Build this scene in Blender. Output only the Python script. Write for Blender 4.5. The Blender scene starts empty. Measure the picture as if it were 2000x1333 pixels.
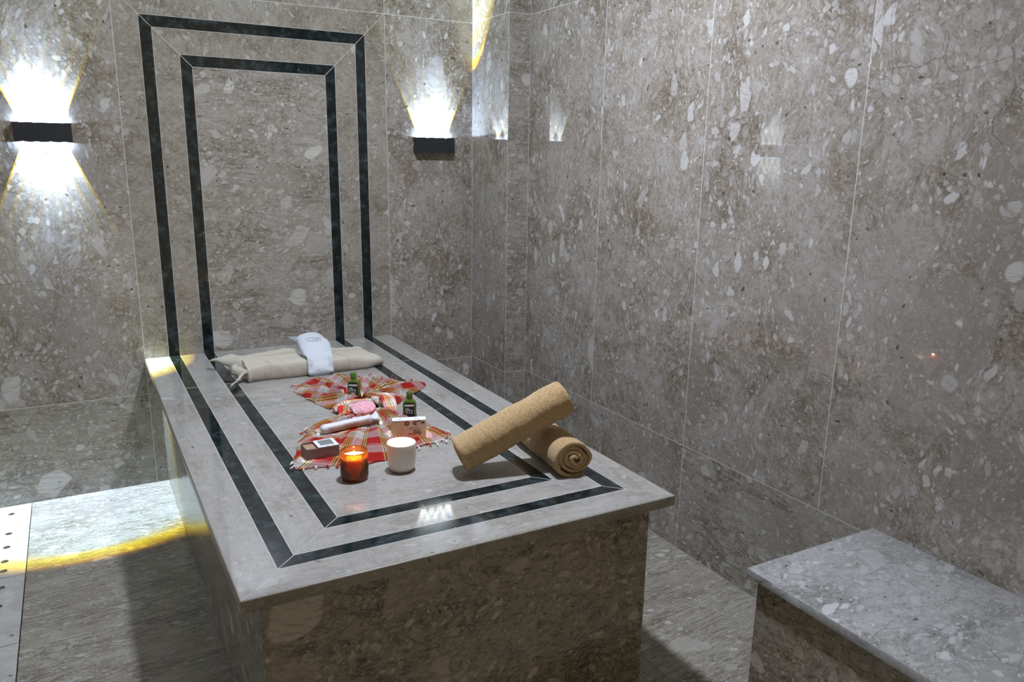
import bpy, bmesh, math, random
from mathutils import Vector, Matrix, noise as mnoise
random.seed(7)
PI = math.pi
S = bpy.context.scene
COL = S.collection
TZ = 0.509                     # height of the platform's top above the floor

# ------------------------------------------------------------------ helpers
def link(name, me, parent=None, loc=None, rot=None):
    o = bpy.data.objects.new(name, me)
    COL.objects.link(o)
    if parent: o.parent = parent
    if loc is not None: o.location = loc
    if rot is not None: o.rotation_euler = rot
    return o

def thing(name, label, cat, loc=(0, 0, 0), rotz=0.0, group=None):
    o = link(name, None, None, loc, (0, 0, rotz))
    o.empty_display_size = 0.05
    o['label'] = label; o['category'] = cat
    if group: o['group'] = group
    return o

def tag(o, label, cat, group=None):
    o['label'] = label; o['category'] = cat
    if group: o['group'] = group
    return o

def finish(bm, name, mats, parent=None, smooth=False, loc=None, rot=None, angle=None):
    bmesh.ops.recalc_face_normals(bm, faces=bm.faces[:])
    me = bpy.data.meshes.new(name)
    bm.to_mesh(me); bm.free()
    for m in (mats if isinstance(mats, (list, tuple)) else [mats]): me.materials.append(m)
    if smooth:
        for p in me.polygons: p.use_smooth = True
        if angle is not None: me.set_sharp_from_angle(angle=angle)
    return link(name, me, parent, loc, rot)

def struct(o):
    o['kind'] = 'structure'
    return o

def box_bm(x0, y0, z0, x1, y1, z1, bev=0.0, seg=2, bm=None, uv=True):
    own = bm is None
    b = bmesh.new()
    bmesh.ops.create_cube(b, size=1)
    for v in b.verts:
        v.co = Vector((x0 + (v.co.x + .5) * (x1 - x0), y0 + (v.co.y + .5) * (y1 - y0), z0 + (v.co.z + .5) * (z1 - z0)))
    if bev > 0:
        bmesh.ops.bevel(b, geom=b.edges[:], offset=bev, segments=seg, profile=.5, affect='EDGES')
    if uv: box_uv(b)
    return b

def box_uv(b, ox=None, oy=None):
    """metre-scale box projection with a random offset"""
    L = b.loops.layers.uv.verify()
    ox = random.uniform(0, 30) if ox is None else ox
    oy = random.uniform(0, 30) if oy is None else oy
    b.normal_update()
    for f in b.faces:
        n = f.normal; a = [abs(n.x), abs(n.y), abs(n.z)]; k = a.index(max(a))
        for l in f.loops:
            c = l.vert.co
            u, v = ((c.y, c.z), (c.x, c.z), (c.x, c.y))[k]
            l[L].uv = (u + ox + 3 * k, v + oy + 5 * k)

def lathe_bm(prof, seg=48, cap=True):
    """prof: list of (r, z); closed surface of revolution"""
    bm = bmesh.new(); rings = []
    for r, z in prof:
        if r < 1e-6: rings.append([bm.verts.new((0, 0, z))])
        else: rings.append([bm.verts.new((r * math.cos(2 * PI * i / seg), r * math.sin(2 * PI * i / seg), z)) for i in range(seg)])
    for a, b in zip(rings, rings[1:]):
        for i in range(seg):
            j = (i + 1) % seg
            if len(a) == 1 and len(b) == 1: continue
            if len(a) == 1: bm.faces.new((a[0], b[j], b[i]))
            elif len(b) == 1: bm.faces.new((a[i], a[j], b[0]))
            else: bm.faces.new((a[i], a[j], b[j], b[i]))
    return bm

def tube_bm(pts, rad, seg=8, bm=None, squash=1.0):
    """round tube along a polyline; rad a number or list"""
    bm = bm or bmesh.new(); rings = []
    n = len(pts); pts = [Vector(p) for p in pts]
    up = Vector((0, 0, 1)); prev = None
    for i, p in enumerate(pts):
        t = (pts[min(i + 1, n - 1)] - pts[max(i - 1, 0)]).normalized()
        if prev is None:
            a = t.cross(up)
            if a.length < 1e-4: a = t.cross(Vector((1, 0, 0)))
            a.normalize()
        else:
            a = (prev - t * prev.dot(t)).normalized()
        prev = a; b = t.cross(a).normalized()
        r = rad[i] if isinstance(rad, (list, tuple)) else rad
        rings.append([bm.verts.new(p + (a * math.cos(2 * PI * k / seg) + b * math.sin(2 * PI * k / seg) * squash) * r) for k in range(seg)])
    for r0, r1 in zip(rings, rings[1:]):
        for k in range(seg):
            bm.faces.new((r0[k], r0[(k + 1) % seg], r1[(k + 1) % seg], r1[k]))
    bm.faces.new(rings[0][::-1]); bm.faces.new(rings[-1])
    return bm

# ------------------------------------------------------------------ materials
class NB:
    """small node-tree builder"""
    def __init__(s, name):
        s.m = bpy.data.materials.new(name); s.m.use_nodes = True
        s.t = s.m.node_tree; s.t.nodes.clear()
    def n(s, typ, ins=None, **props):
        nd = s.t.nodes.new(typ)
        for k, v in props.items(): setattr(nd, k, v)
        for k, v in (ins or {}).items():
            sk = nd.inputs[k]
            if isinstance(v, bpy.types.NodeSocket): s.t.links.new(v, sk)
            else: sk.default_value = v
        return nd
    def math(s, op, a, b=0.0, c=None, clamp=False):
        ins = {0: a, 1: b}
        if c is not None: ins[2] = c
        return s.n('ShaderNodeMath', ins, operation=op, use_clamp=clamp).outputs[0]
    def vmath(s, op, a, b):
        return s.n('ShaderNodeVectorMath', {0: a, 1: b}, operation=op).outputs[0]
    def vscale(s, a, k):
        return s.n('ShaderNodeVectorMath', {0: a, 'Scale': k}, operation='SCALE').outputs[0]
    def mix(s, f, a, b, blend='MIX'):
        nd = s.n('ShaderNodeMix', data_type='RGBA', blend_type=blend)
        for sk, v in ((nd.inputs[0], f), (nd.inputs[6], a), (nd.inputs[7], b)):
            if isinstance(v, bpy.types.NodeSocket): s.t.links.new(v, sk)
            else: sk.default_value = v if not isinstance(v, tuple) or len(v) == 4 else (*v, 1)
        return nd.outputs[2]
    def ramp(s, f, stops, interp='LINEAR'):
        nd = s.n('ShaderNodeValToRGB', {0: f}); cr = nd.color_ramp; cr.interpolation = interp
        while len(cr.elements) < len(stops): cr.elements.new(0.5)
        for e, (p, c) in zip(cr.elements, stops):
            e.position = p; e.color = (*c, 1) if len(c) == 3 else c
        return nd.outputs[0]
    def maprange(s, v, a, b, c=0.0, d=1.0):
        return s.n('ShaderNodeMapRange', {0: v, 1: a, 2: b, 3: c, 4: d}, clamp=True).outputs[0]
    def noise(s, vec, scale, detail=3.0, rough=.55, dim='2D'):
        return s.n('ShaderNodeTexNoise', {'Vector': vec, 'Scale': scale, 'Detail': detail, 'Roughness': rough}, noise_dimensions=dim)
    def out(s, sh):
        o = s.n('ShaderNodeOutputMaterial'); s.t.links.new(sh, o.inputs[0]); return s.m
    def bsdf(s, **ins):
        nd = s.n('ShaderNodeBsdfPrincipled')
        for k, v in ins.items():
            k = k.replace('_', ' ')
            sk = nd.inputs[k]
            if isinstance(v, bpy.types.NodeSocket): s.t.links.new(v, sk)
            else: sk.default_value = v if not (isinstance(v, tuple) and len(v) == 3 and sk.type == 'RGBA') else (*v, 1)
        return nd.outputs[0]

def simple(name, col, rough=.5, **kw):
    b = NB(name); return b.out(b.bsdf(Base_Color=col, Roughness=rough, **kw))

def marble(name, dark, mid, light, sc=1.0, stretch=1.0, ang=0.0, small=.52, med=.78, large=.84, rough=.022,
           warp=1.0, matrix_scale=4.0, pits=.975, streak=0.0, patch=.5, light2=None, spec=.5, veins=.5, rag=.55, crumb=1.0):
    """brecciated polished stone: pale clasts of three sizes floating in a brownish ground"""
    b = NB(name)
    uv = b.n('ShaderNodeUVMap').outputs[0]
    mp = b.n('ShaderNodeMapping', {'Vector': uv, 'Rotation': (0, 0, ang), 'Scale': (sc, sc * stretch, 1)}).outputs[0]
    n1 = b.noise(mp, 5.0, 2.0).outputs['Color']
    n2 = b.noise(mp, 38.0, 3.0, .6).outputs['Color']
    w1 = b.vscale(b.vmath('SUBTRACT', n1, (.5, .5, .5)), .09 * warp)
    w2 = b.vscale(b.vmath('SUBTRACT', n2, (.5, .5, .5)), .009 * warp)
    p = b.vmath('ADD', b.vmath('ADD', mp, w1), w2)
    # ground: crumbly, with paler and darker ragged patches
    g1 = b.noise(p, matrix_scale, 7.0, .66).outputs[0]
    col = b.ramp(g1, [(.36, dark), (.5, mid), (.66, tuple(.7 * a + .3 * c for a, c in zip(mid, light)))])
    pa = b.n('ShaderNodeMapping', {'Vector': p, 'Rotation': (0, 0, .5), 'Scale': (1, .7, 1)}).outputs[0]
    c1 = b.noise(pa, 30.0, 9.0, .80).outputs[0]
    col = b.mix(b.math('MULTIPLY', b.maprange(c1, .52, .62), rag), col, tuple(.5 * (a + c) for a, c in zip(mid, light)))
    col = b.mix(b.math('MULTIPLY', b.maprange(c1, .48, .37), rag), col, tuple(c * .82 for c in dark))
    c2 = b.noise(b.vmath('ADD', p, (7.3, 2.1, 0)), 85.0, 6.0, .78).outputs[0]
    col = b.mix(b.math('MULTIPLY', b.maprange(c2, .54, .62), rag * .8), col, tuple(.45 * a + .55 * c for a, c in zip(mid, light)))
    col = b.mix(b.math('MULTIPLY', b.maprange(c2, .46, .39), rag * .8), col, tuple(c * .75 for c in dark))
    if streak > 0:
        ms = b.n('ShaderNodeMapping', {'Vector': p, 'Scale': (3, 22, 1)}).outputs[0]
        st = b.noise(ms, 2.2, 4.0, .65).outputs[0]
        col = b.mix(b.math('MULTIPLY', b.maprange(st, .45, .72), streak), col, (*light, 1))
        col = b.mix(b.math('MULTIPLY', b.maprange(st, .47, .28), streak * .8), col, (*[c * .7 for c in dark], 1))
    dens = b.noise(mp, 2.3, 3.0).outputs[0]         # where the debris gathers
    n3 = b.noise(mp, 150.0, 2.0, .6).outputs['Color']
    p = b.vmath('ADD', p, b.vscale(b.vmath('SUBTRACT', n3, (.5, .5, .5)), .0055 * warp))
    def layer(col, scale, thr, lo, hi, soft, a, c, strength=1.0, dens_amt=0.0, inner=0.0, off=0.0, pw=1.0, asp=.72):
        q = b.n('ShaderNodeMapping', {'Vector': p, 'Location': (off, off * 1.7, 0), 'Rotation': (0, 0, off), 'Scale': (1, asp, 1)}).outputs[0]
        v = b.n('ShaderNodeTexVoronoi', {'Vector': q, 'Scale': scale, 'Randomness': 1.0}, voronoi_dimensions='2D')
        sp = b.n('ShaderNodeSeparateColor', {0: v.outputs['Color']})
        r_, g_, b_ = sp.outputs[0], sp.outputs[1], sp.outputs[2]
        th = b.math('ADD', thr, b.math('MULTIPLY', b.math('SUBTRACT', .5, dens), dens_amt)) if dens_amt else thr
        on = b.math('GREATER_THAN', r_, th)
        size = b.math('ADD', lo, b.math('MULTIPLY', b.math('MULTIPLY', g_, g_), hi - lo))
        m = b.math('MULTIPLY', b.maprange(b.math('SUBTRACT', size, v.outputs['Distance']), 0, soft), on)
        bp_ = b.math('POWER', b_, pw)
        m = b.math('MULTIPLY', m, b.math('MULTIPLY', strength, b.math('ADD', .4, b.math('MULTIPLY', bp_, .6))))
        cc = b.mix(bp_, a, c)
        if inner:
            ii = b.noise(b.n('ShaderNodeMapping', {'Vector': p, 'Rotation': (0, 0, .6), 'Scale': (1, 4, 1)}).outputs[0], scale * 1.6, 5.0, .65).outputs[0]
            cc = b.mix(b.math('MULTIPLY', b.maprange(ii, .5, .68), inner), cc, mid)
        return b.mix(m, col, cc)
    l2 = light2 or tuple(c * 1.12 for c in light)
    half = tuple(.62 * x + .38 * y for x, y in zip(mid, light))
    dk2 = tuple(.5 * (x + y) for x, y in zip(dark, mid))
    # broad soft patches, darker and lighter than the ground
    col = layer(col, 3.6, patch - .08, .12, .6, .08, half, tuple(c * .82 for c in mid), .85, inner=.35, off=.7)
    # fine crumbs everywhere, then the debris by size
    col = layer(col, 230.0, .25, .25, .9, .25, dark, tuple(.5 * (x + y) for x, y in zip(half, light)), .62 * crumb, off=4.4, pw=1.3)
    col = layer(col, 120.0, small - .12, .15, .85, .16, dk2, light, .85 * crumb, dens_amt=1.5, off=2.1, pw=2.2)
    col = layer(col, 55.0, small + .04, .1, .75, .14, half, light, .85, dens_amt=1.8, off=3.3, pw=2.0)
    col = layer(col, 26.0, med, .08, .62, .09, half, l2, .9, dens_amt=.9, inner=.5, off=1.2, pw=2.3, asp=.6)
    col = layer(col, 9.5, large, .06, .52, .05, half, l2, .95, inner=.75, off=5.0, pw=1.3, asp=.5)
    # hair cracks and pits
    ve = b.n('ShaderNodeTexVoronoi', {'Vector': p, 'Scale': 7.0}, voronoi_dimensions='2D', feature='DISTANCE_TO_EDGE').outputs[0]
    vm = b.math('MULTIPLY', b.math('LESS_THAN', ve, .008), b.maprange(dens, .55, .62))
    col = b.mix(b.math('MULTIPLY', vm, veins), col, (*[c * .5 for c in dark], 1))
    pv = b.n('ShaderNodeTexVoronoi', {'Vector': p, 'Scale': 42.0}, voronoi_dimensions='2D')
    pr = b.n('ShaderNodeSeparateColor', {0: pv.outputs['Color']}).outputs[1]
    pm = b.math('MULTIPLY', b.math('GREATER_THAN', pr, pits), b.math('LESS_THAN', pv.outputs['Distance'], .17))
    col = b.mix(b.math('MULTIPLY', pm, .8), col, (*[c * .3 for c in dark], 1))
    return b.out(b.bsdf(Base_Color=col, Roughness=rough, Specular_IOR_Level=spec))

DK, MD, LT = (.155, .124, .088), (.250, .216, .175), (.49, .475, .465)
M = {}
M['wall'] = marble('breccia_marble_wall', DK, MD, LT)
M['wall_fine'] = marble('breccia_marble_fine', (.17, .145, .108), (.26, .232, .188), (.42, .405, .375), small=.66, med=.82, large=.93, patch=.75, rough=.16)
M['wall_streak'] = marble('breccia_marble_streaky', (.14, .115, .085), (.245, .215, .172), (.45, .435, .405), stretch=1.9, small=.3, med=.5, large=.66, streak=.35, ang=.12, rough=.27)
M['floor'] = marble('breccia_marble_floor', (.125, .103, .072), (.225, .197, .152), (.42, .405, .37), stretch=2.6, ang=.22, small=.5, med=.66, large=.84, streak=.55, rough=.12)
M['face'] = marble('breccia_marble_base', (.115, .092, .062), (.235, .200, .148), (.50, .455, .375), stretch=1.5, ang=.35, small=.42, med=.6, large=.62, streak=.35, rough=.2, rag=.9, matrix_scale=3.0)
M['pale'] = marble('pale_marble_top', (.235, .215, .190), (.312, .292, .266), (.385, .38, .365), stretch=1.6, small=.7, med=.88, large=.985, patch=.85, streak=.3, pits=.99, veins=.2, rough=.03, rag=.4, crumb=.6)
M['pale_shaded_edge'] = marble('pale_marble_shaded_edge', (.20, .178, .14), (.27, .245, .20), (.36, .345, .31), stretch=1.5, small=.8, med=.9, large=.97, patch=.8, rag=.3, rough=.35)  # the pale top stone, browned and darkened to paint in the edge's shade
M['pale_tile'] = marble('pale_marble_tile', (.36, .345, .315), (.44, .425, .395), (.54, .53, .51), small=.8, med=.9, large=.97, patch=.8, pits=.985, veins=.1, rough=.1, rag=.25)
M['bench'] = marble('grey_marble_bench', (.19, .185, .175), (.325, .32, .31), (.50, .50, .495), stretch=1.6, ang=.5, small=.45, med=.58, large=.74, streak=.2, rough=.09)

b = NB('black_marble')
uv = b.n('ShaderNodeUVMap').outputs[0]
n = b.noise(uv, 26, 7, .7).outputs[0]
c = b.ramp(n, [(.38, (.0045, .007, .0075)), (.53, (.010, .017, .019)), (.70, (.034, .052, .060))])
v = b.n('ShaderNodeTexVoronoi', {'Vector': uv, 'Scale': 30.0}, voronoi_dimensions='2D')
vr = b.n('ShaderNodeSeparateColor', {0: v.outputs['Color']}).outputs[0]
sp = b.math('MULTIPLY', b.math('GREATER_THAN', vr, .978), b.math('LESS_THAN', v.outputs['Distance'], .05))
c = b.mix(sp, c, (.35, .35, .33))
M['black'] = b.out(b.bsdf(Base_Color=c, Roughness=.07))
M['grout'] = simple('pale_grout', (.50, .49, .455), .55)
M['faint'] = simple('faint_joint', (.36, .35, .33), .3)
M['gap'] = simple('dark_joint', (.02, .02, .017), .8)
M['plaster'] = simple('white_ceiling_paint', (.78, .77, .74), .7)
b = NB('black_powder_coat')
n = b.noise(b.n('ShaderNodeTexCoord').outputs['Object'], 900, 2, dim='3D').outputs[0]
bp = b.n('ShaderNodeBump', {'Height': n, 'Strength': .25, 'Distance': .0005}).outputs[0]
M['lampblack'] = b.out(b.bsdf(Base_Color=(.012, .015, .018), Roughness=.42, Normal=bp))
b = NB('lamp_lens'); 
M['lens'] = b.out(b.n('ShaderNodeEmission', {'Color': (.93, .97, 1, 1), 'Strength': 60.0}).outputs[0])

# ------------------------------------------------------------------ room
H = TZ; YB = -4.35; XL = -0.85; XP = 1.399; XR = 1.4987; PD = -0.329; ZC = 2.37; G = .0011
ZJ, ZT = H - .1396, H + 1.3354

def tiles(name, rects, P, mats, thick=None, gw=G):
    """rects (u0, v0, u1, v1[, mat, rotated]) become stone quads, each with a slab texture of its own, edged by grout strips"""
    bm = bmesh.new(); L = bm.loops.layers.uv.verify()
    for r in rects:
        u0, v0, u1, v1 = r[:4]; mi = r[4] if len(r) > 4 else 0; rotd = r[5] if len(r) > 5 else 0
        a0, b0, a1, b1 = u0 + gw, v0 + gw, u1 - gw, v1 - gw
        o = [(u0, v0), (u1, v0), (u1, v1), (u0, v1)]; i = [(a0, b0), (a1, b0), (a1, b1), (a0, b1)]
        vo = [bm.verts.new(P(*q)) for q in o]; vi = [bm.verts.new(P(*q)) for q in i]
        f = bm.faces.new(vi); f.material_index = mi
        ox, oy = random.uniform(0, 40), random.uniform(0, 40)
        for l, q in zip(f.loops, i): l[L].uv = (q[0] + ox, q[1] + oy) if not rotd else (q[1] + ox, -q[0] + oy)
        for k in range(4):
            g = bm.faces.new((vo[k], vo[(k + 1) % 4], vi[(k + 1) % 4], vi[k])); g.material_index = len(mats) - 1
    bmesh.ops.remove_doubles(bm, verts=bm.verts[:], dist=1e-5)
    me = bpy.data.meshes.new(name); bm.to_mesh(me); bm.free()
    for m in mats: me.materials.append(m)
    return struct(link(name, me))

WM = [M['wall'], M['wall_streak'], M['grout']]
rows = [(0, ZJ), (ZJ, ZT), (ZT, ZC)]
rc = []
for z0, z1 in rows:
    lo = z0 == 0
    rc.append((XL, z0, 0, z1, 1 if lo else 0))
    rc.append((1, z0, XP, z1, 0))
rc.append((0, 0, 1, TZ)); rc.append((0, TZ, 1, ZT)); rc.append((0, ZT, 1, ZC))
tiles('wall_back', rc, lambda u, v: (u, 0, v), WM)
ys = [PD, -.852, -1.390, -1.9389, -2.487, -3.035, -3.583, YB]
rc = []
for k in range(len(ys) - 1):
    for z0, z1 in rows[1:]: rc.append((-ys[k], z0, -ys[k + 1], z1, 0, 0))
rc += [(-PD, 0, 1.39, ZJ, 0), (1.39, 0, 2.487, ZJ, 1), (2.487, 0, -YB, ZJ, 0)]
tiles('wall_right', rc, lambda u, v: (XR, -u, v), WM)
# corner pier: its left cheek and its narrow front
bmr = [(0, z0, -PD, z1, 0) for z0, z1 in rows]
tiles('wall_pier_side', bmr, lambda u, v: (XP, -u, v), WM)
tiles('wall_pier_front', [(XP, z0, XR, z1, 1) for z0, z1 in rows], lambda u, v: (u, PD, v), WM)
tiles('wall_left', [(k * .55, z0, min((k + 1) * .55, -YB), z1, 0) for k in range(8) for z0, z1 in rows], lambda u, v: (XL, -u, v), WM)
bm = bmesh.new()
bm.faces.new([bm.verts.new(p) for p in ((XL, 0, ZC), (XR, 0, ZC), (XR, YB, ZC), (XL, YB, ZC))])
struct(finish(bm, 'ceiling', M['plaster']))
# floor with a sunk gutter under the drain covers
DX0, DX1 = -.565, -.430
fl = [(DX1, 0, .05, 2.2), (.05, 0, 1.02, 2.2), (1.02, 0, XR, 1.15), (1.02, 1.15, XR, 2.0), (1.02, 2.0, XR, 3.1), (1.02, 3.1, XR, -YB),
      (DX1, 2.2, .05, -YB), (.05, 2.2, 1.02, -YB), (XL, 0, DX0, 2.0), (XL, 2.0, DX0, -YB), (DX0, 1.6, DX1, -YB)]
tiles('floor', fl, lambda u, v: (u, -v, 0), [M['floor'], M['gap']], gw=.0006)
bm = box_bm(DX0, -1.6, -.06, DX1, 0, -.045)
for x in (DX0 - .004, DX1):
    b2 = box_bm(x, -1.6, -.06, x + .004, 0, -.0005); me_ = bpy.data.meshes.new('t'); b2.to_mesh(me_); b2.free(); bm.from_mesh(me_)
struct(finish(bm, 'floor_gutter', M['gap']))

# drain covers: pale slabs pierced by a row of round holes
def drain(y0, y1, holes, hr=.011, top=-.0004, t=.02, label=''):
    bm = bmesh.new(); L = bm.loops.layers.uv.verify(); xa, xb = DX0 + .002, DX1 - .0025; hx = -.493; N = 24
    y0 -= .0015; y1 += .0015
    cuts = [y0]; hs = sorted(holes, reverse=True)
    hw = .03
    def quad(ya, yb):
        if ya - yb < 1e-4: return
        bm.faces.new([bm.verts.new((x, y, top)) for x, y in ((xa, ya), (xb, ya), (xb, yb), (xa, yb))])
    cur = y0
    for hy in hs:
        quad(cur, hy + hw)
        # square cell with a round hole
        def sq(a):
            c_, s_ = math.cos(a), math.sin(a); k = 1 / max(abs(c_), abs(s_)); px, py = c_ * k, s_ * k
            return (hx + px * (xb - hx if px > 0 else hx - xa), hy + py * hw)
        angs = [PI / 4 + 2 * PI * i / N for i in range(N)]
        vo = [bm.verts.new((*sq(a), top)) for a in angs]
        vi = [bm.verts.new((hx + hr * math.cos(a), hy + hr * math.sin(a), top)) for a in angs]
        vd = [bm.verts.new((hx + hr * math.cos(a), hy + hr * math.sin(a), top - t)) for a in angs]
        for i in range(N):
            j = (i + 1) % N
            bm.faces.new((vo[i], vo[j], vi[j], vi[i])); bm.faces.new((vi[i], vi[j], vd[j], vd[i]))
        cur = hy - hw
    quad(cur, y1)
    for q in (((xa, y0), (xb, y0)), ((xb, y0), (xb, y1)), ((xb, y1), (xa, y1)), ((xa, y1), (xa, y0))):
        (ax, ay), (bx, by) = q
        bm.faces.new([bm.verts.new(p) for p in ((ax, ay, top), (bx, by, top), (bx, by, top - t), (ax, ay, top - t))])
    bmesh.ops.remove_doubles(bm, verts=bm.verts[:], dist=1e-5)
    ox = random.uniform(0, 9)
    for f in bm.faces:
        for l in f.loops: l[L].uv = (l.vert.co.x + ox, l.vert.co.y + ox)
    o = finish(bm, 'drain_cover', M['pale_tile'])
    return tag(o, label, 'drain cover', 'stone covers of the floor gutter')
drain(0, -.581, [-.076, -.249, -.358, -.465, -.5735 + .04], label='pale stone drain cover in the floor, the brightly lit one touching the back wall')
drain(-.581, -.989, [-.645, -.76, -.87], label='pale stone drain cover in the floor, the one just past the bright pool of light')
drain(-.989, -1.6, [-1.08, -1.19, -1.3, -1.41, -1.52], label='pale stone drain cover in the floor at the bottom left corner of the photo')

# ------------------------------------------------------------------ nested frames (wall panel and platform top share them)
def ring(name, oA, oB, W, ET, P, mat, parent, cross=(), gr=.0012, miter=True, jm=None):
    """three mitred strips round the sides and end of a W x ET field, between the insets oA and oB; pale mitre lines; the legs start at t=0"""
    bm = bmesh.new(); L = bm.loops.layers.uv.verify()
    def poly(pts, mi, rot=0):
        f = bm.faces.new([bm.verts.new(P(*p)) for p in pts]); f.material_index = mi
        for l, p in zip(f.loops, pts): l[L].uv = (p[0] + ring.k, p[1]) if not rot else (p[1] + ring.k, p[0])
    ring.k += 1.37
    g = gr if miter else 0
    for sgn in (0, 1):
        X = (lambda s: s) if sgn == 0 else (lambda s: W - s)
        t = 0.0
        for cval in list(cross) + [None]:
            if cval is None:
                poly([(X(oA), t), (X(oB), t), (X(oB), ET - oB - g), (X(oA), ET - oA - g)], 0, 1)
            else:
                cv, sh = cval
                cc = cv + (sh if sgn else 0)
                poly([(X(oA), t), (X(oB), t), (X(oB), cc), (X(oA), cc)], 0, 1)
                poly([(X(oA), cc), (X(oB), cc), (X(oB), cc + .0026), (X(oA), cc + .0026)], 1)
                t = cc + .0026
        ring.k += .9
        if miter:
            poly([(X(oA), ET - oA - g), (X(oB), ET - oB - g), (X(oB + g), ET - oB), (X(oA + g), ET - oA), (X(oA), ET - oA)], 1)
    poly([(oA + g, ET - oA), (oB + g, ET - oB), (W - oB - g, ET - oB), (W - oA - g, ET - oA)], 0)
    bmesh.ops.remove_doubles(bm, verts=bm.verts[:], dist=1e-5)
    return finish(bm, name, [mat, jm or M['grout']], parent)
ring.k = 0.0

def field(name, o, W, ET, P, mat, parent):
    bm = bmesh.new(); L = bm.loops.layers.uv.verify()
    pts = [(o, 0), (W - o, 0), (W - o, ET - o), (o, ET - o)]
    f = bm.faces.new([bm.verts.new(P(*p)) for p in pts])
    for l, p in zip(f.loops, pts): l[L].uv = (p[0] + 13.2 + ring.k, p[1] + 4.1)
    return finish(bm, name, mat, parent)

A1, A2, SW = .0860, .2130, .0394
def frames(W, ET, P, band, center, parent, start, cross=(), gw=.0014, jm=None):
    ring('stone_border', start, A1 - gw, W, ET, P, band, parent, jm=jm)
    ring('grout_line', A1 - gw, A1, W, ET, P, M['grout'], parent, miter=False)
    ring('black_inlay_band', A1, A1 + SW, W, ET, P, M['black'], parent, cross)
    ring('grout_line', A1 + SW, A1 + SW + gw, W, ET, P, M['grout'], parent, miter=False)
    ring('stone_border', A1 + SW + gw, A2 - gw, W, ET, P, band, parent, jm=jm)
    ring('grout_line', A2 - gw, A2, W, ET, P, M['grout'], parent, miter=False)
    ring('black_inlay_band', A2, A2 + SW, W, ET, P, M['black'], parent, cross)
    ring('grout_line', A2 + SW, A2 + SW + gw, W, ET, P, M['grout'], parent, miter=False)
    field('center_slab', A2 + SW + gw, W, ET, P, center, parent)

wp = thing('wall_panel', 'tall marble wall panel with two nested black inlay frames rising behind the platform', 'wall panel', (.5, 0, TZ))
PE = 1.3354
frames(1.0, PE, lambda s, t: (s - .5, -.0004, t), M['wall_fine'], M['wall_streak'], wp, 0.001)

# ------------------------------------------------------------------ marble platform
LP = 1.927; OV = .042
pf = thing('marble_platform', 'long waist-high marble massage platform with two black inlay bands running around its top', 'platform', (.5, -LP / 2, 0))
Y2 = LP / 2
bm = box_bm(-.5, -Y2, TZ - .026, .5, Y2 - .0005, TZ, .0028, 3)
finish(bm, 'top_slab', M['pale_shaded_edge'], pf, True, angle=1.0)
frames(1.0, LP, lambda s, t: (s - .5, Y2 - t, TZ + .0003), M['pale'], M['pale'], pf, .0032, cross=((.486, -.035),), jm=M['faint'])
bm = box_bm(-.5 + OV, -Y2 + OV, 0, .5 - OV, Y2 - .0005, TZ - .0255, .0015, 1)
finish(bm, 'base', M['face'], pf)

# ------------------------------------------------------------------ stone bench
bn = thing('stone_bench', 'grey marble bench with an overhanging top along the right wall', 'bench', (1.28, -2.9, 0))
ZB = .392
bm = box_bm(1.064 - 1.28, -3.9 + 2.9, ZB - .022, XR - .001 - 1.28, -2.108 + 2.9, ZB, .002, 2)
finish(bm, 'bench_top', M['bench'], bn, True, angle=.8)
bm = box_bm(1.082 - 1.28, -3.88 + 2.9, 0, XR - .001 - 1.28, -2.128 + 2.9, ZB - .0215)
finish(bm, 'bench_base', M['face'], bn)

# ------------------------------------------------------------------ wall lamps
LED = [-.063, -.021, .021, .063]
def spot(name, loc, down, power):
    d = bpy.data.lights.new(name, 'SPOT'); d.energy = power; d.spot_size = math.radians(172); d.spot_blend = 0; d.shadow_soft_size = .0015
    d.use_nodes = True; t = d.node_tree; t.nodes.clear()
    nn = t.nodes.new; ln = t.links.new
    tc = nn('ShaderNodeTexCoord'); sx = nn('ShaderNodeSeparateXYZ'); ln(tc.outputs['Normal'], sx.inputs[0])
    def mth(op, a, b_):
        k = nn('ShaderNodeMath'); k.operation = op
        for i, v_ in enumerate((a, b_)):
            if isinstance(v_, bpy.types.NodeSocket): ln(v_, k.inputs[i])
            else: k.inputs[i].default_value = v_
        return k.outputs[0]
    r2 = mth('ADD', mth('MULTIPLY', sx.outputs[0], sx.outputs[0]), mth('MULTIPLY', sx.outputs[1], sx.outputs[1]))
    tt = mth('DIVIDE', mth('SQRT', r2, 0), mth('ADD', mth('ABSOLUTE', sx.outputs[2], 0), 1e-4))
    cr = nn('ShaderNodeValToRGB'); ln(tt, cr.inputs[0]); e = cr.color_ramp
    # lens profile: white beam, a yellow rim where the lens splits the light, then a faint spill
    stops = [(0, (1.15, 1.55, 2.2)), (.012, (1.05, 1.45, 2.0)), (.03, (.56, .76, 1.05)), (.05, (.56, .715, 1.0)), (.375, (.56, .76, .92)), (.398, (.80, .78, .03)), (.428, (.68, .52, .0)), (.446, (.30, .13, 0)), (.454, (.010, .014, .021)), (.999, (.008, .011, .016))]
    while len(e.elements) < len(stops): e.elements.new(.5)
    for el, (p_, c_) in zip(e.elements, stops): el.position = p_; el.color = (*c_, 1)
    em = nn('ShaderNodeEmission'); ln(cr.outputs[0], em.inputs[0]); em.inputs[1].default_value = 1.0
    o_ = nn('ShaderNodeOutputLight'); ln(em.outputs[0], o_.inputs[0])
    o = bpy.data.objects.new(name, d); COL.objects.link(o); o.location = loc
    o.rotation_euler = (0, 0, 0) if down else (PI, 0, 0)
    return o

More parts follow.
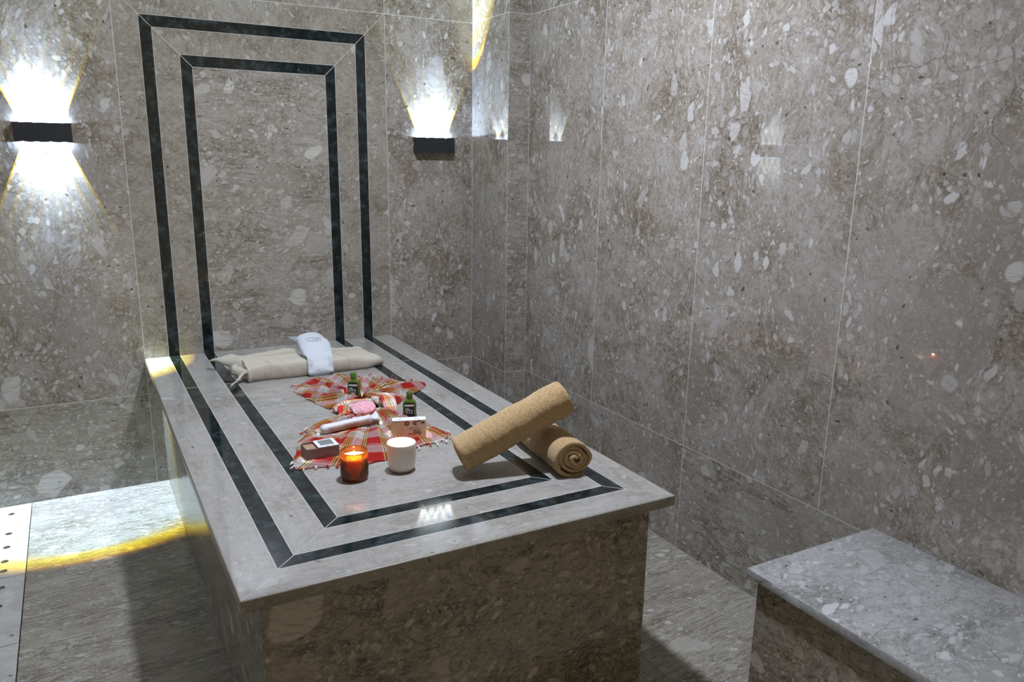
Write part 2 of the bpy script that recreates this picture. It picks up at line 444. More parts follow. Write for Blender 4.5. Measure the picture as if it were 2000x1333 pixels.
def sconce(cx, cz, dirs, label, power):
    Wd, Hh, Dp = .1745, .0635, .042
    t = thing('wall_lamp', label, 'wall lamp', (cx, 0, cz), 0, 'up and down wall lamps')
    # a flat open-ended box: front, two cheeks and a back plate
    bm = bmesh.new(); w, h = Wd / 2, Hh / 2; th = .003
    outer = [(-w, 0), (-w, -Dp), (w, -Dp), (w, 0)]; inner = [(-w + th, -.002), (-w + th, -Dp + th), (w - th, -Dp + th), (w - th, -.002)]
    vo = [[bm.verts.new((x, y, z)) for x, y in outer] for z in (-h, h)]
    vi = [[bm.verts.new((x, y, z)) for x, y in inner] for z in (-h, h)]
    for k in range(4):
        j = (k + 1) % 4
        bm.faces.new((vo[0][k], vo[0][j], vo[1][j], vo[1][k])); bm.faces.new((vi[0][j], vi[0][k], vi[1][k], vi[1][j]))
        for s in (0, 1): bm.faces.new((vo[s][k], vo[s][j], vi[s][j], vi[s][k]))
    finish(bm, 'lamp_body', M['lampblack'], t)
    for d in (1, -1):
        zz = d * (h - .004)
        finish(box_bm(-w + th, -Dp + th, zz - d * .006, w - th, -.002, zz), 'led_plate', M['lampblack'], t)
        for x in LED:
            if d in dirs:
                bm = lathe_bm([(.0045, 0), (.0042, d * .001), (.003, d * .002), (0, d * .0024)], 16)
                finish(bm, 'led_lens', M['lens'], t, True, (x, -.0068, zz))
                spot('lamp_beam', (cx + x, -.0036, cz + d * (h - .0008)), d < 0, power)
    return t
PW = 92.0
sconce(-.2475, H + .836, (1, -1), 'black wall lamp to the left of the framed wall panel, shining both up and down', PW)
sconce(1.206, H + .823, (1,), 'black wall lamp near the corner to the right of the framed panel, shining upward only', PW)

# ------------------------------------------------------------------ lights
d = bpy.data.lights.new('ceiling_downlight', 'AREA'); d.shape = 'DISK'; d.size = .12; d.energy = 47; d.color = (.78, .85, 1.0)
o = bpy.data.objects.new('ceiling_downlight', d); COL.objects.link(o); o.location = (.612, -1.45, ZC - .012)

d = bpy.data.lights.new('fill_portal', 'AREA'); d.shape = 'RECTANGLE'; d.size = XR - XL; d.size_y = ZC; d.cycles.is_portal = True  # added portal: guides warm world fill in through the unseen, open front side
o = bpy.data.objects.new('fill_portal', d); COL.objects.link(o); o.location = ((XL + XR) / 2, YB, ZC / 2); o.rotation_euler = (PI / 2, 0, 0)

w = bpy.data.worlds.new('World'); S.world = w; w.use_nodes = True
w.node_tree.nodes['Background'].inputs[0].default_value = (.42, .345, .225, 1); w.node_tree.nodes['Background'].inputs[1].default_value = 1  # warm fill added to lift the faces the downlight leaves dark

# ------------------------------------------------------------------ camera
cam = bpy.data.cameras.new('camera'); co = bpy.data.objects.new('camera', cam); COL.objects.link(co)
cam.sensor_width = 36; cam.lens = 36 * 1535.37084 / 2000; cam.clip_start = .01
cam.shift_x = -8.50375 / 2000; cam.shift_y = 19.6825 / 2000
co.location = (-.19065, -3.25489, .7774 + TZ); co.rotation_euler = (1.32934, -.0161, -.50865)
S.camera = co
vs = S.view_settings; vs.view_transform = 'Standard'; vs.look = 'None'; vs.exposure = 0.0; vs.gamma = 1.0
try: vs.use_curve_mapping = False
except Exception: pass

# ================================================================== things on the platform
def fbm(p, sc, oct=3):
    return mnoise.fractal(Vector(p) * sc, 1.0, 2.0, oct)

def loft_bm(sections, uvlen=None, cap=True):
    """sections: list of closed rings (lists of Vectors) of equal count; uv in metres"""
    bm = bmesh.new(); L = bm.loops.layers.uv.verify()
    R = [[bm.verts.new(p) for p in s] for s in sections]; n = len(R[0])
    us = [0.0]
    for a, b_ in zip(sections, sections[1:]):
        us.append(us[-1] + sum((Vector(p) - Vector(q)).length for p, q in zip(a, b_)) / n)
    vs_ = [0.0]
    mid = sections[len(sections) // 2]
    for k in range(n): vs_.append(vs_[-1] + (Vector(mid[(k + 1) % n]) - Vector(mid[k])).length)
    for i in range(len(R) - 1):
        for k in range(n):
            j = (k + 1) % n
            f = bm.faces.new((R[i][k], R[i][j], R[i + 1][j], R[i + 1][k]))
            for l, uvv in zip(f.loops, ((us[i], vs_[k]), (us[i], vs_[k + 1]), (us[i + 1], vs_[k + 1]), (us[i + 1], vs_[k]))): l[L].uv = uvv
    if cap:
        for ring_ in (R[0][::-1], R[-1]):
            c = bm.verts.new(sum((v.co for v in ring_), Vector()) / n)
            for k in range(n):
                f = bm.faces.new((ring_[k], ring_[(k + 1) % n], c))
                for l in f.loops: l[L].uv = (l.vert.co.y + us[-1] * .3, l.vert.co.z)
    return bm

def superring(cx, cy, hw, hd, z, n=32, e=2.6):
    pts = []
    for k in range(n):
        a = 2 * PI * k / n; c_, s_ = math.cos(a), math.sin(a)
        pts.append(Vector((cx + hw * math.copysign(abs(c_) ** (2 / e), c_), cy + hd * math.copysign(abs(s_) ** (2 / e), s_), z)))
    return pts

def text_mesh(body, name, size, mat, parent, loc, rot, ext=.0002, align='LEFT', sx=1.0, sy=1.0, shear=0.0):
    cu = bpy.data.curves.new(name, 'FONT'); cu.body = body; cu.size = size; cu.extrude = ext; cu.align_x = align; cu.resolution_u = 4; cu.shear = shear
    tmp = bpy.data.objects.new('tmp', cu); COL.objects.link(tmp)
    dg = bpy.context.evaluated_depsgraph_get(); dg.update()
    me = bpy.data.meshes.new_from_object(tmp.evaluated_get(dg))
    bpy.data.objects.remove(tmp); bpy.data.curves.remove(cu)
    me.materials.clear(); me.materials.append(mat); me.name = name
    for v in me.vertices: v.co.x *= sx; v.co.y *= sy
    return link(name, me, parent, loc, rot)

# ------------------------------------------------------------------ fabrics
def terry(name, col):
    b = NB(name); tc = b.n('ShaderNodeTexCoord').outputs['Object']
    n1 = b.noise(tc, 340, 4, .7, '3D').outputs[0]; n2 = b.noise(tc, 1500, 2, .6, '3D').outputs[0]; n3 = b.noise(tc, 60, 3, .5, '3D').outputs[0]
    h = b.math('ADD', b.math('MULTIPLY', n1, .7), b.math('MULTIPLY', n2, .3))
    c = b.ramp(h, [(.36, tuple(k * .30 for k in col)), (.5, tuple(k * .9 for k in col)), (.62, tuple(min(1, k * 1.28) for k in col))])
    c = b.mix(b.maprange(n3, .35, .65, .0, .22), c, tuple(k * .7 for k in col))
    bp = b.n('ShaderNodeBump', {'Height': h, 'Strength': 1.0, 'Distance': .0035}).outputs[0]
    return b.out(b.bsdf(Base_Color=c, Roughness=.95, Normal=bp, Sheen_Weight=.25, Sheen_Roughness=.5, Specular_IOR_Level=.1))
M['terry'] = terry('tan_terry', (.60, .405, .20))

def waffle(name, col, cell=.0052):
    b = NB(name); uv = b.n('ShaderNodeUVMap').outputs[0]
    wob = b.vscale(b.vmath('SUBTRACT', b.noise(uv, 25, 2).outputs['Color'], (.5, .5, .5)), .004)
    sp = b.n('ShaderNodeSeparateXYZ', {0: b.vmath('ADD', uv, wob)})
    k = PI / cell
    su = b.math('ABSOLUTE', b.math('SINE', b.math('MULTIPLY', sp.outputs[0], k))); sv = b.math('ABSOLUTE', b.math('SINE', b.math('MULTIPLY', sp.outputs[1], k)))
    h = b.math('MULTIPLY', b.math('POWER', su, .25), b.math('POWER', sv, .8))
    c = b.mix(b.maprange(h, .15, .75), tuple(x * .74 for x in col), col)
    bp = b.n('ShaderNodeBump', {'Height': h, 'Strength': .5, 'Distance': .0016}).outputs[0]
    return b.out(b.bsdf(Base_Color=c, Roughness=.92, Normal=bp, Sheen_Weight=.15, Specular_IOR_Level=.1))
M['waffle'] = waffle('beige_waffle_cotton', (.52, .465, .385), .0044)
M['hem'] = simple('beige_cotton_hem', (.46, .41, .325), .9)

def plaid():
    b = NB('red_plaid_cotton'); uv = b.n('ShaderNodeUVMap').outputs[0]
    sp = b.n('ShaderNodeSeparateXYZ', {0: uv})
    red, white, yel, blk, pink = (.50, .020, .016), (.74, .71, .69), (.80, .60, .17), (.02, .012, .012), (.62, .16, .15)
    fu = b.math('FRACT', b.math('DIVIDE', sp.outputs[0], .098)); fv = b.math('FRACT', b.math('DIVIDE', sp.outputs[1], .098))
    warp = [(0, red), (.27, yel), (.305, blk), (.325, yel), (.365, blk), (.385, yel), (.425, blk), (.445, yel), (.485, blk), (.50, white), (.60, pink), (.61, white), (.73, yel), (.765, blk), (.785, yel), (.825, blk), (.845, yel), (.885, blk), (.90, red)]
    weft = [(0, red), (.34, white), (.365, red), (.40, white), (.425, red), (.46, white), (.56, blk), (.575, white), (.63, blk), (.645, white), (.70, blk), (.715, white), (.80, red), (.83, white), (.85, red)]
    a = b.ramp(fu, warp, 'CONSTANT'); c = b.ramp(fv, weft, 'CONSTANT')
    col = b.mix(.5, a, c)
    W_, K_ = (1, 1, 1), (.30, .22, .19)
    lines = lambda st: [(p_, K_ if c_ == blk else W_) for p_, c_ in st]
    col = b.mix(1.0, col, b.ramp(fu, lines(warp), 'CONSTANT'), 'MULTIPLY'); col = b.mix(1.0, col, b.ramp(fv, lines(weft), 'CONSTANT'), 'MULTIPLY')
    tw = b.n('ShaderNodeTexWave', {'Vector': uv, 'Scale': 260.0}, bands_direction='DIAGONAL').outputs[1]
    bp = b.n('ShaderNodeBump', {'Height': tw, 'Strength': .2, 'Distance': .0006}).outputs[0]
    return b.out(b.bsdf(Base_Color=col, Roughness=.85, Normal=bp, Specular_IOR_Level=.15, Sheen_Weight=.1))
M['plaid'] = plaid()
M['red_yarn'] = simple('red_yarn', (.42, .025, .02), .9)
M['white_yarn'] = simple('white_yarn', (.66, .63, .60), .9)
M['yellow_yarn'] = simple('yellow_yarn', (.60, .42, .14), .9)

# ------------------------------------------------------------------ rolled towels
def towel(label, P0, P1, R, turns, seed, squash=1.0, flap=0.0, th=.0105):
    P0, P1 = Vector(P0), Vector(P1); ax = (P1 - P0); ln = ax.length; ax.normalize()
    up = Vector((0, 0, 1)); up = (up - ax * up.dot(ax)).normalized(); sd = ax.cross(up)
    rng = random.Random(seed); NA = int(turns * 40); NL = 110
    gap = .0012; pitch = th + gap
    r0 = max(R - th / 2 - pitch * turns, .004)
    strip = []
    for i in range(NA + 1):
        t = i / NA; a = t * turns * 2 * PI + flap
        r = r0 + (R - th / 2 - r0) * t
        r *= 1 + (1 - t) * .30 * math.sin(2 * a + 1.1 + seed) + .05 * math.sin(5 * a + seed) * (1 - t) + .012 * math.sin(3 * a + seed)
        strip.append((a, r))
    prof_o, prof_i = [], []
    for i, (a, r) in enumerate(strip):
        hh = th / 2 * (1.0 if 3 < i < NA - 6 else (.72 if i <= 3 else .45 + .09 * (NA - i)))
        prof_o.append((math.cos(a) * (r + hh), math.sin(a) * (r + hh) * squash)); prof_i.append((math.cos(a) * (r - hh), math.sin(a) * (r - hh) * squash))
    mr = sum(r for a, r in strip[-40:]) / 40 + th / 2; k_ = R / mr
    prof_o = [(x * k_, y * k_) for x, y in prof_o]; prof_i = [(x * k_, y * k_) for x, y in prof_i]
    outline = prof_o + prof_i[::-1]; n = len(outline)
    bm = bmesh.new(); rings = []
    for j in range(NL + 1):
        t = j / NL; ring_ = []
        edge = min(t, 1 - t) * ln
        for k, (x, y) in enumerate(outline):
            idx = k if k <= NA else 2 * NA + 1 - k
            tele = .006 * math.sin(idx / NA * 4.2 + seed) * (1 if t > .5 else -1) * (max(0, 1 - edge / .03))
            p = P0 + ax * (t * ln + tele) + sd * x + up * y
            w = fbm(p, 14) * .0022 + fbm(p, 230, 2) * .0016
            rad = (sd * x + up * y)
            rr = rad.length
            rad = rad.normalized() if rr > 1e-5 else up
            rnd = -max(0, .004 - edge) * .8 if edge < .004 and k <= NA else 0
            ring_.append(bm.verts.new(p + rad * (w + rnd) * (1 if rr > .02 else .3)))
        rings.append(ring_)
    for j in range(NL):
        for k in range(n):
            m = (k + 1) % n
            bm.faces.new((rings[j][k], rings[j][m], rings[j + 1][m], rings[j + 1][k]))
    for ring_ in (rings[0], rings[-1]):
        for i in range(NA):
            bm.faces.new((ring_[i], ring_[i + 1], ring_[n - 2 - i], ring_[n - 1 - i]))
    c = (P0 + P1) / 2; base = Vector((c.x, c.y, TZ))
    bmesh.ops.translate(bm, verts=bm.verts[:], vec=-base)
    o = finish(bm, 'rolled_towel', M['terry'], None, True, base)
    return tag(o, label, 'towel', 'rolled tan towels')
towel('tan rolled terry towel lying flat on the platform, its spiral end facing the viewer', (.847, -1.722, TZ + .0462), (.882, -1.41, TZ + .0462), .0545, 3.7, 2, .845, .85, .0105)
towel('tan rolled terry towel on top, leaning across the other rolled towel', (.602, -1.573, TZ + .0485), (.872, -1.622, TZ + .176), .0490, 3.6, 5, .97, -.3, .0108)

# ------------------------------------------------------------------ waffle robes
def fold_layer(name, parent, W, D, h0, h1, mat, x0=0.0, y0=0.0, zb=0.0, seed=0, nose=.5, taper=(1, 1), uvo=0.0, sag=.004):
    """one soft folded layer: width W along x, from its rounded front at y0 back to y0 + D, height h0 falling to h1"""
    secs = []; NX = 34; NP = 20
    for i in range(NX + 1):
        t = i / NX; e = min(t, 1 - t) * 2
        en = 1 - .42 * (1 - min(1, min(t, 1 - t) * W / .016)) ** 2
        hf = taper[0] + (taper[1] - taper[0]) * t
        pts = []
        prof = []
        rz = h0 * .5
        for k in range(9):                         # rounded front
            a = -PI / 2 + PI * k / 8
            prof.append((rz * nose * (1 - math.cos(a)) , rz + rz * math.sin(a)))
        for k in range(1, NP): prof.append((rz * nose + (D - rz * nose) * k / NP, h0 + (h1 - h0) * (k / NP) ** .8))
        for k in range(1, 5):
            a = PI / 2 - PI * k / 5
            prof.append((D + h1 * .25 * math.cos(a), h1 * .5 + h1 * .5 * math.sin(a)))
        for k in range(NP): prof.append((D - (D - rz * nose) * (k + .5) / NP, 0.0005))
        for y, z in prof:
            p = Vector((x0 + t * W, y0 + y + .006 * math.sin(t * 4 + seed), z * hf * en))
            nz = fbm((p.x * 1.0 + seed, p.y, p.z), 12) * .006 + fbm((p.x + seed, p.y, p.z), 38, 2) * .0025
            if z > .002: p.z += nz * min(1, z / h0 + .2); p.y += nz * .8
            p.z = max(p.z, .0004) + zb
            p.x = x0 + W / 2 + (p.x - x0 - W / 2) * (1 - .05 * (1 - z / h0))
            pts.append(p)
        secs.append(pts)
    bm = loft_bm(secs)
    L = bm.loops.layers.uv.active
    for f in bm.faces:
        for l in f.loops: l[L].uv = (l[L].uv[0] + uvo, l[L].uv[1] + uvo * 1.7)
    return finish(bm, name, mat, parent, True)

from mathutils.bvhtree import BVHTree
def bvh_of(objs, local=False):
    bpy.context.view_layer.update(); vs_, ps_ = [], []
    for o in objs:
        k0 = len(vs_); vs_ += [v.co.copy() if local else o.matrix_world @ v.co for v in o.data.vertices]; ps_ += [tuple(k0 + i for i in p.vertices) for p in o.data.polygons]
    return BVHTree.FromPolygons(vs_, ps_)
def wrap_path(bv, xs, angs, c=(.06, .018)):
    """points on a fold's skin, going round it from under the front to the top"""
    out = []
    for x, a in zip(xs, angs):
        d_ = Vector((0, math.cos(a), math.sin(a)))
        h = bv.ray_cast(Vector((x, c[0], c[1])) + d_ * .4, -d_)
        if h[0] is not None: out.append((h[0].copy(), h[1].copy()))
    return out
def wrapped_band(parent, folds, x0, x1, a0, a1, w, t, name, mat, c=(.06, .018), n=40):
    bv = bvh_of(folds, True)
    P_ = wrap_path(bv, [x0 + (x1 - x0) * i / n for i in range(n + 1)], [a0 + (a1 - a0) * i / n for i in range(n + 1)], c)
    secs = []
    for i, (p, nr) in enumerate(P_):
        nr = (P_[max(0, i - 1)][1] + nr + P_[min(len(P_) - 1, i + 1)][1]).normalized()
        secs.append([p + Vector((math.cos(2 * PI * k / 14) * w / 2, 0, 0)) + nr * (math.sin(2 * PI * k / 14) * t + t * .5) for k in range(14)])
    for sct in secs:
        for p in sct: p.z = max(p.z, .0006)
    return finish(loft_bm(secs), name, mat, parent, True)

GRB = 'folded waffle robes'
rb = thing('folded_robe', 'beige waffle robe bundle left of the white bag, with its belt hanging out', 'robe', (.395, -.515, TZ), math.radians(3), GRB)
f1 = fold_layer('front_fold', rb, .225, .150, .058, .058, M['waffle'], -.112, 0, 0, 1, .55, (.97, 1.0))
f2 = fold_layer('back_fold', rb, .215, .135, .068, .042, M['waffle'], -.102, .136, .001, 4, .35, (.9, 1.05), .13)
D_ = math.radians
wrapped_band(rb, [f1], -.1035, -.096, D_(196), D_(30), .013, .0022, 'belt', M['waffle'])
wrapped_band(rb, [f1], -.030, -.022, D_(196), D_(62), .0035, .0012, 'fold_seam', M['hem'])
# a crumpled collar end standing out behind the left side, and the belt's loose end
secs = []
for i in range(15):
    t = i / 14; w = .030 + .026 * t
    c = Vector((-.100 - .048 * t, .095 + .135 * t, .030 + .020 * math.sin(t * 2.2)))
    ring_ = []
    for k in range(20):
        a = 2 * PI * k / 20; px_ = math.cos(a) * w; pz = math.sin(a) * (.017 - .011 * t)
        p = c + Vector((px_ * .75, -px_ * .5, pz + px_ * .22))
        p += Vector((0, 0, fbm((p.x + 3, p.y, p.z), 30) * .006)); p.z = max(p.z, .001); ring_.append(p)
    secs.append(ring_)
finish(loft_bm(secs), 'collar_end', M['waffle'], rb, True)
secs = []
for i in range(19):
    t = i / 18; w = .013 * (1 - .25 * t)
    c = Vector((-.105 - .072 * t, .015 - .035 * t + .018 * math.sin(t * 5), .030 * (1 - t) ** 1.3 + .010 + .004 * math.sin(t * 9)))
    ring_ = []
    for k in range(12):
        a = 2 * PI * k / 12
        p = c + Vector((math.sin(a) * .003, math.cos(a) * w, math.sin(a) * .006 + math.cos(a) * .003 * math.sin(t * 6)))
        p.z = max(p.z, .0008); ring_.append(p)
    secs.append(ring_)
finish(loft_bm(secs), 'belt_end', M['waffle'], rb, True)
secs = []
for i in range(13):
    t = i / 12
    c = Vector((-.112 - .030 * math.sin(t * PI), .02 + .075 * t, .030 + .012 * math.sin(t * PI)))
    secs.append([c + Vector((math.cos(2 * PI * k / 14) * .011, math.sin(2 * PI * k / 14) * .004, math.sin(2 * PI * k / 14) * .015)) + Vector((1, 0, 1)) * fbm((t * .3, k * .02, 5), 14) * .006 for k in range(14)])
finish(loft_bm(secs), 'belt_knot', M['waffle'], rb, True)

rb = thing('folded_robe', 'beige waffle robe folded into a bundle to the right of the white bag', 'robe', (.675, -.508, TZ), math.radians(6), GRB)
f1 = fold_layer('front_fold', rb, .215, .165, .056, .050, M['waffle'], -.100, 0, 0, 9, .55, (1.05, .66), .31)
fold_layer('back_fold', rb, .20, .115, .056, .030, M['waffle'], -.098, .150, .001, 6, .35, (1.08, .72), .47)
wrapped_band(rb, [f1], -.022, -.042, D_(196), D_(58), .0035, .0012, 'fold_seam', M['hem'])

# ------------------------------------------------------------------ white bag between the robes
b = NB('white_cotton_bag'); tc = b.n('ShaderNodeTexCoord').outputs['Object']
n1 = b.noise(tc, 26, 4, .55, '3D').outputs[0]; n2 = b.noise(tc, 900, 2, .5, '3D').outputs[0]
bp = b.n('ShaderNodeBump', {'Height': n1, 'Strength': .6, 'Distance': .014}).outputs[0]
M['bag'] = b.out(b.bsdf(Base_Color=(.52, .54, .585), Roughness=.75, Normal=bp, Specular_IOR_Level=.2))
M['greyprint'] = simple('grey_print', (.29, .30, .34), .8)
bg = thing('cotton_bag', 'white cotton bag with a faint grey print slumped between the two beige robes', 'bag', (.545, -.53, TZ))
path = [(-.006, 0, .012), (-.004, .018, .022), (0, .045, .040), (.004, .085, .060), (.008, .13, .077), (.010, .18, .085), (.012, .225, .088), (.014, .262, .086), (.015, .285, .080)]
hw = [.044, .047, .050, .054, .056, .056, .053, .044, .020]; ht = [.009, .018, .023, .024, .022, .024, .025, .022, .010]
def lerp_list(l, t):
    f = t * (len(l) - 1); i = min(int(f), len(l) - 2); u = f - i
    a, c = l[i], l[i + 1]
    return a + (c - a) * u if not isinstance(a, tuple) else Vector(a).lerp(Vector(c), u)
secs = []
for i in range(49):
    t = i / 48; c = lerp_list(path, t); w = lerp_list(hw, t); h = lerp_list(ht, t); ring_ = []
    for k in range(40):
        a = 2 * PI * k / 40; c_, s_ = math.cos(a), math.sin(a)
        px_ = w * math.copysign(abs(c_) ** .8, c_); pz = h * math.copysign(abs(s_) ** .85, s_)
        crease = -.007 * math.exp(-((t - .60 - .05 * c_) / .035) ** 2) + .004 * math.exp(-((t - .54 - .05 * c_) / .03) ** 2) - .006 * math.exp(-((t - .16 - .10 * c_) / .03) ** 2) * (c_ > 0)
        p = c + Vector((px_, -pz * .30, pz + (crease if s_ > 0 else 0)))
        q = fbm((p.x + 2, p.y, p.z), 16) * .005 + fbm((p.x, p.y + 4, p.z), 45, 2) * .0018
        p += Vector((q * c_, 0, q * s_)); p.z = max(p.z, .001); ring_.append(p)
    secs.append(ring_)
robes = bvh_of([o for o in COL.objects if o.type == 'MESH' and o.parent and o.parent.name.startswith('folded_robe')])
for ring_ in secs:                                # the soft bag drapes over the robes' inner ends
    zc = sum(p.z for p in ring_) / len(ring_)
    top = -1
    for p in ring_:
        best = -1
        for dx in (-.006, 0, .006):
            for dy in (-.006, 0, .006):
                h = robes.ray_cast(Vector((.545 + p.x + dx, -.53 + p.y + dy, TZ + .3)), Vector((0, 0, -1)))
                if h[0]: best = max(best, h[0].z - TZ)
        lo = best + (.007 if p.z < zc else .012)
        if best > 0 and p.z < lo: p.z = lo
bm = loft_bm(secs)
for _ in range(5): bmesh.ops.smooth_vert(bm, verts=[v for v in bm.verts if v.co.z > .02], factor=.5, use_axis_x=True, use_axis_y=True, use_axis_z=True)
bag_body = finish(bm, 'pouch', M['bag'], bg, True)
# a loose corner of the bag sticking up at the far left
bm = bmesh.new()
g_ = [[Vector((-.022 - (.052 * (v ** 1.4)) * u + .010 * v, .135 + .135 * v - .012 * u, .070 + .022 * v + .006 * u * v)) for v in (0, .33, .66, 1)] for u in (0, .33, .66, 1)]
vv = [[bm.verts.new(p) for p in r] for r in g_]
for i in range(3):
    for j in range(3): bm.faces.new((vv[i][j], vv[i + 1][j], vv[i + 1][j + 1], vv[i][j + 1]))
bmesh.ops.solidify(bm, geom=bm.faces[:], thickness=.002)
finish(bm, 'bag_corner', M['bag'], bg, True)
bag_bvh = bvh_of([bag_body])
def onto_bag(me, off=.0009):
    for v in me.vertices:
        h = bag_bvh.ray_cast(Vector((.545 + v.co.x, -.53 + v.co.y, TZ + .4)), Vector((0, 0, -1)))
        if h[0] is not None: v.co.z = h[0].z - TZ + off + v.co.z
o = text_mesh('NOST', 'print', .026, M['greyprint'], bag_body, None, None, .0004, sx=.75)
for v in o.data.vertices: v.co.x, v.co.y = v.co.x - .020 + v.co.y * .12, v.co.y + .128 - v.co.x * .10
onto_bag(o.data)
pts = [(-.020 + .052 * i / 14, .160 - .004 * i / 14 + .008 * math.sin(PI * i / 14), 0) for i in range(15)]
o = finish(tube_bm(pts, .0010, 6), 'print_arc', M['greyprint'], bag_body, True)
onto_bag(o.data)

# ------------------------------------------------------------------ plaid cloth
BF = [(0.480, -0.946), (0.448, -0.919), (0.427, -0.831), (0.412, -0.749), (0.399, -0.684), (0.416, -0.645), (0.450, -0.599), (0.481, -0.564), (0.520, -0.553), (0.551, -0.561), (0.582, -0.553), (0.607, -0.550), (0.627, -0.590), (0.643, -0.628), (0.669, -0.605), (0.688, -0.619), (0.699, -0.657), (0.716, -0.682), (0.731, -0.675), (0.747, -0.675), (0.756, -0.712), (0.772, -0.735), (0.787, -0.746), (0.809, -0.764), (0.834, -0.779), (0.826, -0.811), (0.791, -0.849), (0.762, -0.875), (0.730, -0.899), (0.703, -0.924), (0.678, -0.955), (0.656, -0.975), (0.629, -1.003), (0.610, -1.016)]
FF = [(0.467, -1.007), (0.422, -1.038), (0.386, -1.057), (0.352, -1.075), (0.338, -1.083), (0.334, -1.110), (0.309, -1.150), (0.293, -1.169), (0.278, -1.206), (0.271, -1.246), (0.253, -1.282), (0.241, -1.324), (0.237, -1.361), (0.247, -1.373), (0.265, -1.374), (0.280, -1.375), (0.296, -1.379), (0.310, -1.386), (0.329, -1.380), (0.347, -1.389), (0.376, -1.404), (0.413, -1.415), (0.436, -1.407), (0.459, -1.410), (0.487, -1.404), (0.536, -1.388), (0.571, -1.358), (0.597, -1.349), (0.619, -1.351), (0.647, -1.347), (0.672, -1.327), (0.688, -1.312), (0.688, -1.277), (0.683, -1.250), (0.679, -1.223), (0.676, -1.191), (0.668, -1.160), (0.632, -1.105), (0.605, -1.081), (0.594, -1.037)]
cl = thing('plaid_cloth', 'red, white and yellow plaid cotton cloth knotted like a bow under the bath set', 'cloth', (.54, -.98, TZ))
O0 = Vector((.54, -.98))
def fan(outline, K, name, nf, hk, he, seed, uspan, uoff, voff):
    P = [Vector(p) for p in outline]; Kv = Vector(K)
    d_ = [0.0]
    for a, c in zip(P, P[1:]): d_.append(d_[-1] + (c - a).length)
    T = d_[-1]
    def at(u):
        s = u * T
        for i in range(len(P) - 1):
            if s <= d_[i + 1] + 1e-9: return P[i].lerp(P[i + 1], (s - d_[i]) / max(1e-9, d_[i + 1] - d_[i]))
        return P[-1]
    bm = bmesh.new(); L = bm.loops.layers.uv.verify(); NU, NV = 200, 46; G_ = []
    for i in range(NU + 1):
        u = i / NU; e = at(u); row = []
        ph = 2 * PI * nf * u + 1.3 * math.sin(2 * PI * u * 2.3 + seed)
        for j in range(NV + 1):
            s = .07 + .93 * j / NV; q = Kv + (e - Kv) * s
            fold = .5 + .5 * math.sin(ph + .9 * math.sin(s * 5 + seed)); fold2 = .5 + .5 * math.sin(ph * 2.3 + s * 4)
            z = hk * (1 - s) ** 1.2 + (he * (.35 + .65 * math.sin(min(1, s) * PI))) * (fold ** 1.3 * .75 + fold2 * .25)
            z += (fbm((q.x, q.y, seed), 18) * .5 + .3) * he * .7
            fl_ = min(1, max(0, min((1 - s) / .10, 1)))
            fl_ = .25 + .75 * fl_
            if .34 < q.x < .56 and -1.215 < q.y < -1.15: fl_ *= .4 + .6 * max(0, (-1.18 - q.y) / .035)
            z = .0016 + max(0, z) * fl_
            row.append((bm.verts.new((q.x - O0.x, q.y - O0.y, z)), (uoff + u * uspan, voff + s * (e - Kv).length)))
        G_.append(row)
    for i in range(NU):
        for j in range(NV):
            qd = (G_[i][j], G_[i + 1][j], G_[i + 1][j + 1], G_[i][j + 1])
            f = bm.faces.new([v for v, _ in qd])
            for l, (_, w_) in zip(f.loops, qd): l[L].uv = w_
    ed = bmesh.ops.solidify(bm, geom=bm.faces[:], thickness=-.0011)
    finish(bm, name, M['plaid'], cl, True)
    return at, Kv
atB, KB = fan(BF, (.556, -.925), 'back_fan', 10, .020, .020, 1.0, .62, .015, .0)
atF, KF = fan(FF, (.553, -1.035), 'front_fan', 12, .024, .0135, 2.7, .80, .075, .03)
# the gathered knot and the strand that joins the two fans
def strand(name, pts, rad, uo, vo, grooves=5, seed=0):
    secs = []; n = 30; m = 40
    for i in range(m + 1):
        t = i / m; c = lerp_list(pts, t); c2 = lerp_list(pts, min(1, t + .02)); c1 = lerp_list(pts, max(0, t - .02))
        tg = (c2 - c1).normalized(); a_ = tg.cross(Vector((0, 0, 1))).normalized(); b_ = a_.cross(tg)
        r = lerp_list(rad, t); ring_ = []
        for k in range(n):
            a = 2 * PI * k / n
            rr = r * (1 + .20 * math.sin(grooves * a + 3 * t + seed) + .10 * math.sin((grooves * 2 + 1) * a - 4 * t))
            p = c + a_ * math.cos(a) * rr + b_ * math.sin(a) * rr * .8
            p.z = max(p.z, .001); ring_.append(p)
        secs.append(ring_)
    bm = loft_bm(secs); L = bm.loops.layers.uv.active
    for f in bm.faces:
        for l in f.loops: l[L].uv = (l[L].uv[1] * 1.0 + uo, l[L].uv[0] + vo)
    finish(bm, name, M['plaid'], cl, True)
rel = lambda x, y, z: (x - O0.x, y - O0.y, z)
strand('knot', [rel(.455, -.965, .008), rel(.488, -.962, .018), rel(.525, -.958, .020), rel(.56, -.955, .018), rel(.60, -.950, .018), rel(.64, -.932, .018), rel(.672, -.905, .010)], [.013, .019, .018, .014, .016, .017, .009], .055, .03, 5, 1)
strand('knot', [rel(.600, -.890, .016), rel(.620, -.950, .024), rel(.618, -1.0, .026), rel(.606, -1.06, .018), rel(.60, -1.11, .008)], [.014, .020, .021, .020, .012], .005, .0, 4, 3)
strand('knot', [rel(.50, -.95, .016), rel(.480, -.985, .018), rel(.470, -1.02, .014), rel(.455, -1.06, .006)], [.012, .016, .015, .009], .0, .045, 4, 5)
